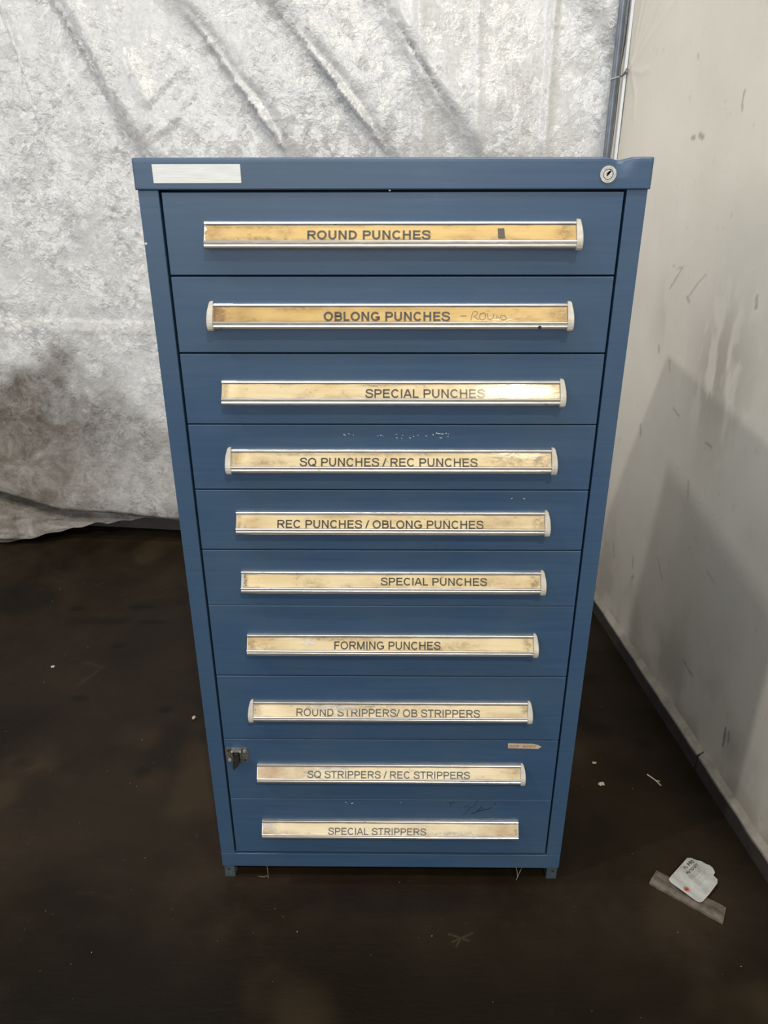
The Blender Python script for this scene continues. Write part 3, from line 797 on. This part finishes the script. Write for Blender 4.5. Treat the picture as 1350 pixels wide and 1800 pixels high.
for i in range(10):
    top = SEAM[i] - GAP[i] * .5; bot = SEAM[i + 1] + (GAP[i + 1] * .5 if i < 9 else .0030)
    bm = bmesh.new(); box(bm, -.3462, .3464, .0008, .020, bot, top, .0011, 2)
    box(bm, -.335, .335, .020, .039, bot + .006, top - .006)
    dr = obj('drawer', bm, M['blue'], cab)
    dr['label'] = '%s drawer, lettered %s' % (ORD[i], TXT[i][0])
    DRW.append(dr)
    zt = ZT[i]; x0, x1 = MET[i]
    # rail pull
    pr = [(.0008, 0), (-.0040, 0), (-.0050, -.0008), (-.0053, -.0030), (-.0050, -.0045), (-.0036, -.0052), (-.0030, -.0056),
          (-.0165, -.0266), (-.0176, -.0256), (-.0186, -.0260), (-.0191, -.0272), (-.0190, -.0288), (-.0180, -.0296), (-.0178, -.0308), (-.0190, -.0318),
          (-.0193, -.0335), (-.0191, -.0357), (-.0178, -.0377), (-.0150, -.0387), (-.0070, -.0387), (-.0070, -.0365), (.0008, -.0365)]
    bm = bmesh.new(); prism(bm, [(y, zt + z) for y, z in pr], x0, x1)
    pull = obj('pull', bm, M['alu'], dr); pull['label'] = 'aluminium label-holder pull'
    # paper strip with stains
    e0 = .0045 if i == 5 else (.0015 if i == 0 else .001)
    nu, nv = 380, 20
    U, V = np.meshgrid(np.linspace(x0 + e0, x1 - .001, nu), np.linspace(0.0004, LLEN - .0002, nv), indexing='ij')
    stain = np.zeros_like(U); grime = np.zeros_like(U)
    nz = vnoise(U * 150, V * 260, 60 + i, 4); nz2 = vnoise(U * 40 + 3, V * 90, 80 + i, 4); nz3 = vnoise(U * 700, V * 700, 90 + i, 2)
    f = (U - x0) / (x1 - x0); g = V / LLEN
    for (a, b, ra, rb, s1, g1) in BLOT[i]:
        w = np.exp(-((f - a) * (x1 - x0) / ra) ** 2 - ((g - b) * LLEN / rb) ** 2)
        stain = np.maximum(stain, s1 * np.clip(w * (0.5 + nz2), 0, 1))
        grime = np.maximum(grime, g1 * np.clip(w * 1.3, 0, 1) * sstep(.30, .68, .6 * nz + .4 * nz3))
    edge = np.minimum(V, LLEN - V)
    grime = np.maximum(grime, .85 * sstep(.0015, .0003, edge) * sstep(.10, .55, nz2))
    grime = np.maximum(grime, .75 * sstep(.0016, .0002, np.minimum(U - x0, x1 - U)))
    grime = np.maximum(grime, .35 * sstep(.62, .80, nz) * sstep(.45, .65, nz2))
    stain = np.maximum(stain, .35 * sstep(.004, .0, edge) * sstep(.35, .7, nz2))
    stain = np.clip(stain + .12 * sstep(.5, .75, nz2), 0, 1)
    if i == 0:   # torn left end
        U = U + (1 - sstep(0, .012, U - x0 - e0)) * (vnoise(V * 260, V * 0, 5, 2) - .3) * .006
        U[0] = np.maximum(U[0], x0 + .0002)
    lift = .0002 + .0006 * (vnoise(U * 9, V * 0 + i, 120 + i, 2) - .5) * np.sin(np.pi * np.clip(g, 0, 1))
    P = np.stack([U, LA[0] + LT[0] * V + LN[0] * lift, zt + LA[1] + LT[1] * V + LN[1] * lift], -1)
    me = grid_mesh('label_strip', P, {'stain': stain, 'grime': np.clip(grime, 0, .9)})
    ls = link('label_strip', me, M[PAPER[i]], dr, smooth=True)
    ls['label'] = 'yellowed stained paper strip under clear plastic'
    s, a, b, v0, v1, wgt = TXT[i]
    le = lettering('lettering', s, a, b, v0, v1, on_label(i, .00075), M['ink'], dr, wgt, TILT[i])
    # end caps
    for side, has in zip((-1, 1), CAPS[i]):
        if not has: continue
        xe = x1 if side > 0 else x0
        cp_ = [(.0008, .0030), (-.0035, .0032), (-.0060, .0022), (-.0085, -.0030), (-.0120, -.0090), (-.0160, -.0160), (-.0195, -.0225), (-.0212, -.0275), (-.0216, -.0325), (-.0210, -.0370), (-.0190, -.0398), (-.0160, -.0410), (.0008, -.0410)]
        wf = [.45, .50, .62, .76, .90, .98, 1.0, 1.0, .99, .95, .90, .86, .80]
        W = .0098
        bm = bmesh.new()
        A_ = [bm.verts.new((xe - side * .0004, y, zt + z)) for y, z in cp_]
        B_ = [bm.verts.new((xe + side * W * w * .88, y, zt + z)) for (y, z), w in zip(cp_, wf)]
        C_ = [bm.verts.new((xe + side * W * w, .0008 + (y - .0008) * .90, zt - .019 + (z + .019) * .95)) for (y, z), w in zip(cp_, wf)]
        k = len(cp_)
        for q0, q1 in ((A_, B_), (B_, C_)):
            for j in range(k): bm.faces.new((q0[j], q0[(j + 1) % k], q1[(j + 1) % k], q1[j]))
        bm.faces.new(A_); bm.faces.new(C_[::-1])
        ec = obj('end_cap', bm, M['plastic'], dr); ec['label'] = 'grey plastic end cap'

# ---- details on single drawers
front = lambda u, v: (u, .0006, v)
bm = bmesh.new()      # dark patch on the first label
mp = on_label(0, .0009)
vs = [bm.verts.new(mp(u, v)) for u, v in ((.1599, .0062), (.1698, .0060), (.1708, .0222), (.1606, .0222))]
bm.faces.new(vs); obj('dark_patch', bm, M['ink'], DRW[0])
bm = bmesh.new(); mp = on_label(1, .0009)      # handwriting on the second
HW = [[(.1085, .0160), (.1135, .0154), (.1180, .0155)], [(.1248, .0226), (.1262, .0160), (.1283, .0091), (.1318, .0078), (.1350, .0092), (.1356, .0118), (.1330, .0146), (.1292, .0160), (.1335, .0188), (.1380, .0220)],
      [(.145, .0101), (.1410, .0112), (.1390, .0140), (.1385, .0184), (.1398, .0208), (.1423, .0218), (.1455, .0208), (.1474, .0184), (.1481, .0134), (.1468, .0108), (.145, .0101)],
      [(.1504, .0111), (.1508, .0155), (.1522, .0196), (.1556, .0218), (.1590, .0196), (.1608, .0155), (.1615, .0111)], [(.1646, .0214), (.1651, .0180), (.1656, .0144), (.1680, .0176), (.1709, .0210), (.1714, .0175), (.1717, .0140)],
      [(.1736, .0214), (.1737, .0144), (.1762, .0144), (.1790, .0158), (.1806, .0178), (.1804, .0200), (.1778, .0216), (.1725, .0215)]]
for s in HW: ribbon(bm, s, .0009, mp)
obj('handwriting', bm, M['pen'], DRW[1])
bm = bmesh.new(); disc(bm, (.2335, -.0196, ZT[1] - .0345), .0030, AX, AZ, 14); obj('screw_hole', bm, M['dark'], DRW[1])
def chips(pts, seed, parent):
    r = random.Random(seed)
    for x, z, s in pts:
        bm = bmesh.new()
        disc(bm, (x, .0005, z), s, (1, 0, r.uniform(-.3, .3)), (r.uniform(-.3, .3), 0, .7), r.choice((5, 6, 7)))
        obj('paint_chip', bm, M['chip'], parent)
C4 = [(-.0806, 1.0694), (-.0784, 1.0679), (-.0715, 1.0702), (-.0725, 1.0708), (-.0648, 1.0687), (-.0233, 1.0672), (-.018, 1.0683), (-.0147, 1.067), (.0083, 1.0699), (.0094, 1.0637), (.0192, 1.0683), (.0174, 1.0632), (.0318, 1.0636), (.0378, 1.0661),
      (.0453, 1.0684), (.0596, 1.0673), (.0708, 1.0697), (.0715, 1.0690), (.0768, 1.0726), (.0780, 1.0720), (.0795, 1.0716), (.0810, 1.0714), (.0828, 1.0713), (.0845, 1.0712), (.0865, 1.0708), (.0881, 1.0705), (.0876, 1.0714), (.0835, 1.0638), (.0846, 1.0640), (.0858, 1.0638), (.0933, 1.0721), (.0966, 1.0658), (.0971, 1.0705)]
chips([(x, z, .0009 if k % 3 else .0013) for k, (x, z) in enumerate(C4)], 1, DRW[3])
chips([(.2132, .951, .0010), (.2353, .9505, .0013), (.2335, .9515, .0008), (.2120, .9502, .0006)], 2, DRW[4])
chips([(-.0965, .232, .0014), (-.083, .2292, .0020), (-.0815, .2300, .0012), (.0228, .2322, .0011)], 3, DRW[9])
bm = bmesh.new()
SCR = [[(.1228, .2326), (.1286, .2315), (.1393, .2353)], [(.1299, .2318), (.1292, .2224)], [(.1507, .22), (.1512, .2149)], [(.1399, .2001), (.1419, .1989)],
       [(.1597, .2184), (.1658, .2239), (.1725, .2185), (.1788, .2203), (.1846, .2314), (.1873, .2408)], [(.1725, .2185), (.1677, .2099), (.1612, .1991), (.156, .1985)],
       [(.1758, .2022), (.1834, .2031), (.1931, .2144), (.1959, .2225), (.2, .2102), (.189, .2075), (.206, .2128), (.2135, .2158), (.2202, .2206)], [(.2243, .2266), (.2259, .2326)]]
for k, s in enumerate(SCR): ribbon(bm, s, .0013 if k in (0, 6) else .0009, lambda u, v: (u, .0005, v))
obj('handwriting', bm, M['marker'], DRW[9])
# pencil-shaped bit of tape with faded brown writing
bm = bmesh.new()
out_ = [(.2426, .3976), (.2700, .3970), (.2937, .3964), (.3040, .3938), (.3124, .3893), (.3060, .3834), (.2900, .3838), (.2437, .3850)]
a = [bm.verts.new((x, .0002, z)) for x, z in out_]; b = [bm.verts.new((x, .0008, z)) for x, z in out_]
for j in range(8): bm.faces.new((a[j], a[(j + 1) % 8], b[(j + 1) % 8], b[j]))
bm.faces.new(a); bm.faces.new(b[::-1])
tp_ = obj('tape_marker', bm, M['sticker'], DRW[8]); tp_['label'] = 'pencil-shaped scrap of tan tape'
bm = bmesh.new(); rr = random.Random(9)
xk = .2465
while xk < .300:
    if not (.2675 < xk < .272):
        zz = .3905; h_ = rr.uniform(.0028, .0038)
        ribbon(bm, [(xk, zz - h_), (xk + rr.uniform(-.0005, .0008), zz + h_)], .0008, lambda u, v: (u, .0000, v))
        ribbon(bm, [(xk, zz + rr.uniform(-.002, .003)), (xk + .0022, zz + rr.uniform(-.003, .003))], .0007, lambda u, v: (u, -.0001, v))
    xk += rr.uniform(.0027, .0036)
obj('faded_writing', bm, M['brown_ink'], DRW[8])
# latch plate, lever and screws on the ninth drawer
bm = bmesh.new()
def plate_poly(bm, pts, y0, y1):
    a = [bm.verts.new((x, y0, z)) for x, z in pts]; b = [bm.verts.new((x, y1, z)) for x, z in pts]
    k = len(pts)
    for j in range(k): bm.faces.new((a[j], a[(j + 1) % k], b[(j + 1) % k], b[j]))
    bm.faces.new(a); bm.faces.new(b[::-1])
plate_poly(bm, [(-.3415, .3818), (-.3310, .3818), (-.3310, .3458), (-.3440, .3458), (-.3445, .3480), (-.3445, .3790)], .0008, -.0012)
plate_poly(bm, [(-.3110, .3820), (-.3010, .3820), (-.2975, .3785), (-.2972, .3480), (-.3000, .3450), (-.3110, .3450)], .0008, -.0012)
prism(bm, [(.0008, .3812), (-.0085, .3800), (-.0095, .3780), (-.0060, .3480), (.0008, .3430)], -.3310, -.3282)
prism(bm, [(.0008, .3812), (-.0085, .3800), (-.0095, .3780), (-.0060, .3480), (.0008, .3430)], -.3138, -.3110)
prism(bm, [(.0008, .3818), (-.0090, .3806), (-.0095, .3780), (-.0082, .3772), (.0008, .3785)], -.3282, -.3138)
lp = obj('latch_plate', bm, M['steel'], DRW[8]); lp['label'] = 'small tarnished steel latch bracket'
bm = bmesh.new()
pts = [(-.3240, .3760), (-.3165, .3745), (-.3165, .3475), (-.3245, .3340), (-.3300, .3295), (-.3312, .3400)]
a = [bm.verts.new((x, -.0125 + (.004 if z < .35 else 0), z)) for x, z in pts]; b = [bm.verts.new((x + .002, .0000, z)) for x, z in pts]
for j in range(6): bm.faces.new((a[j], a[(j + 1) % 6], b[(j + 1) % 6], b[j]))
bm.faces.new(a); bm.faces.new(b[::-1])
lv = obj('latch_lever', bm, M['steel_dark'], DRW[8]); lv['label'] = 'dark pointed latch lever'
for x, z in ((-.3050, .3745), (-.3375, .3505)):
    bm = bmesh.new(); disc(bm, (x, -.0012, z), .0034, AX, AZ, 18, .0017, .0016)
    obj('latch_rivet', bm, M['chrome'], DRW[8], smooth=False)
for x, z in ((-.3385, .3745), (-.3045, .3500)):
    bm = bmesh.new(); disc(bm, (x, -.0013, z), .0026, AX, AZ, 14)
    obj('latch_hole', bm, M['dark'], DRW[8])
# torn, wrinkled bits of the clear covers
def film(i, u0, u1, v0, v1, seed, amp=.0016, lift=.0022):
    U, V = np.meshgrid(np.linspace(u0, u1, 40), np.linspace(v0, v1, 14), indexing='ij')
    a = (U - u0) / (u1 - u0); b = (V - v0) / (v1 - v0)
    V2 = V + (vnoise(a * 7, a * 0 + 2, seed, 3) - .5) * (v1 - v0) * .55 * b
    H = lift + (vnoise(a * 6, b * 3, seed + 1, 2) - .5) * 2 * amp
    P = np.stack([U, LA[0] + LT[0] * V2 + LN[0] * H, ZT[i] + LA[1] + LT[1] * V2 + LN[1] * H], -1)
    o = link('torn_cover', grid_mesh('torn_cover', P), M['film'], DRW[i], smooth=True)
    o['label'] = 'torn wrinkled bit of clear cover'
film(7, -.160, -.070, .0010, .0110, 3)
film(6, -.172, -.145, .0030, .0150, 5, .002)
film(8, -.152, -.088, .0012, .0085, 7, .0012)
film(9, -.279, -.250, .0015, .0140, 9, .0014)

# ------------------------------------------------------------------ things on the floor
st_dir = Vector((.735 - .613, -.071 - .024, 0)).normalized(); st_perp = Vector((st_dir.y, -st_dir.x, 0))   # perp points towards the camera
if st_perp.y > 0: st_perp = -st_perp
o0 = Vector((.613, .024, 0))
bm = bmesh.new()
pr = [(0, 0), (0, .0050), (.017, .0062), (.0185, .0026), (.0225, .0024), (.0240, .0070), (.0300, .0078), (.0420, .0055), (.0430, 0)]
N = 14; rings = []
for k in range(N):
    f = k / (N - 1)
    rings.append([bm.verts.new(o0 + st_dir * (.156 * f + (.006 * (w / .043) if k == N - 1 else 0)) + st_perp * (w + .0006 * math.sin(k * 2.1 + w * 90)) + Vector((0, 0, z + (.0006 * math.sin(k * 1.7 + w * 50) if z > 0 else 0)))) for w, z in pr])
for r0, r1 in zip(rings[:-1], rings[1:]):
    for j in range(len(pr)): bm.faces.new((r0[j], r0[(j + 1) % len(pr)], r1[(j + 1) % len(pr)], r1[j]))
bm.faces.new(rings[0]); bm.faces.new(rings[-1][::-1])
tag(obj('grooved_strip', bm, M['strip']), 'short grey-brown grooved strip lying on the dark floor under the tag', 'strip')

tg = thing('inspection_tag', 'torn white card tag with a red eyelet lying on the grooved strip', 'tag', (.690, -.005, .009))
TAGP = [(.693, .053), (.703, .0545), (.714, .048), (.722, .045), (.730, .036), (.737, .031), (.741, .024), (.742, .012), (.736, .006), (.741, -.006), (.736, -.017), (.712, -.040), (.688, -.061), (.680, -.065), (.673, -.062), (.652, -.036), (.633, -.013), (.631, -.006), (.635, -.001), (.665, .027)]
def tagz(x, y):
    return .0105 + .05 * max(0, .02 - abs((x - .69) * .6 + y * .8)) * .1 + .10 * max(0.0, (x - .72)) + .0012 * math.sin(x * 160 + y * 90)
from mathutils.geometry import delaunay_2d_cdt
pts = [Vector(p) for p in TAGP]; nB = len(pts)
inner = [Vector((.63 + .007 * i_, -.066 + .007 * j_)) for i_ in range(17) for j_ in range(18)]
vv, _, ff, *_ = delaunay_2d_cdt(pts + inner, [], [list(range(nB))], 1, 1e-5)
bm = bmesh.new()
vt = [bm.verts.new((v.x, v.y, tagz(v.x, v.y))) for v in vv]
for f in ff: bm.faces.new([vt[k] for k in f])
bmesh.ops.delete(bm, geom=[v for v in bm.verts if not v.link_faces], context='VERTS')
card = obj('card', bm, M['paper'], tg)
card.modifiers.new('thickness', 'SOLIDIFY').thickness = .0005
ta = Vector((.704 - .676, .046 - .025)).normalized(); tb = Vector((ta.y, -ta.x))         # along the print, and down the card
org = Vector((.676, .025))
def on_tag(u, v):
    p = org + ta * u + tb * v
    return (p.x, p.y, tagz(p.x, p.y) + .0006)
lettering('lettering', 'IN PRO', .001, .036, -.0035, .0045, on_tag, M['ink'], tg, .25)
lettering('lettering', 'PRODUCT', -.008, .036, .0090, .0165, on_tag, M['ink'], tg, .25)
bm = bmesh.new()
def tline(u0, u1, v, w=.0005): ribbon(bm, [(u0 + (u1 - u0) * k / 8, v) for k in range(9)], w, on_tag)
for k in range(4): tline(-.016, .030 - .003 * k, .0205 + .0028 * k, .0007)
for v in (.036, .041, .046): tline(-.018, .026 - (v - .036), v)
for v in (.060, .064, .068): tline(-.020, .012, v)
ribbon(bm, [(-.024, -.004 + .075 * k / 10) for k in range(11)], .0004, on_tag)
tline(-.024, .010, -.004, .0004)
obj('printed_lines', bm, M['steel'], tg)
bm = bmesh.new(); disc(bm, (.662, -.032, tagz(.662, -.032) + .0006), .0066, (1, 0, 0), (0, 1, 0), 24, .0026, .0006, (0, 0, 1))
e_ = obj('eyelet', bm, M['red'], tg); e_['label'] = 'red-brown fibre eyelet'
bm = bmesh.new(); disc(bm, (.662, -.032, tagz(.662, -.032) + .0008), .0027, (1, 0, 0), (0, 1, 0), 14)
obj('hole', bm, M['dark'], tg)

def scrap(name, label, cat, c, r, h, seed, group=None, mat='scrap'):
    rr = random.Random(seed); bm = bmesh.new()
    bmesh.ops.create_icosphere(bm, subdivisions=2, radius=1.0)
    for v in bm.verts:
        k = 1 + .55 * noise.noise(v.co * 1.7 + Vector((seed * 3.1, 0, 0)))
        v.co = Vector((v.co.x * r[0] * k, v.co.y * r[1] * k, v.co.z * h * k))
    z0 = min(v.co.z for v in bm.verts)
    for v in bm.verts: v.co += Vector((c[0], c[1], -z0))
    return tag(obj(name, bm, M[mat], smooth=False), label, cat, group)
scrap('paper_scrap', 'larger crumpled pale scrap on the floor right of the cabinet', 'scrap', (.553, .293), (.009, .005), .004, 2)
scrap('paper_scrap', 'tiny pale scrap on the floor behind the larger crumpled scrap', 'scrap', (.553, .372), (.006, .0035), .003, 3)
scrap('paper_scrap', 'small pale scrap on the floor left of the cabinet', 'scrap', (-.579, .547), (.005, .008), .003, 4)
scrap('paper_scrap', 'pale fleck on the open floor far left of the cabinet', 'scrap', (-1.094, .792), (.006, .005), .003, 5)
bm = bmesh.new()
tube(bm, [(.684, .330, .0022), (.694, .316, .0026), (.700, .308, .0022), (.708, .290, .0022)], .0018, 6)
tube(bm, [(.699, .309, .0022), (.710, .306, .0016)], .0012, 6)
tag(obj('twig', bm, M['scrap']), 'thin pale splinter on the floor between the cabinet and right wall', 'splinter')
# loose grit
bm = bmesh.new(); rr = random.Random(12)
for k in range(230):
    x, y = rr.uniform(-1.5, .84), rr.uniform(-.42, 1.5)
    if abs(x) < .40 and y > -.01 or x > .72: continue
    s = rr.choice((.0006, .0007, .0009, .0013))
    m = Matrix.Translation((x, y, s * .6)) @ Matrix.Rotation(rr.uniform(0, 3), 4, 'Z') @ Matrix.Diagonal((s * rr.uniform(.8, 1.6), s, s * .6, 1))
    bmesh.ops.create_icosphere(bm, subdivisions=1, radius=1.0, matrix=m)
g = obj('grit', bm, M['grit']); g['kind'] = 'stuff'; g['label'] = 'pale specks of grit scattered over the dark floor'; g['category'] = 'grit'
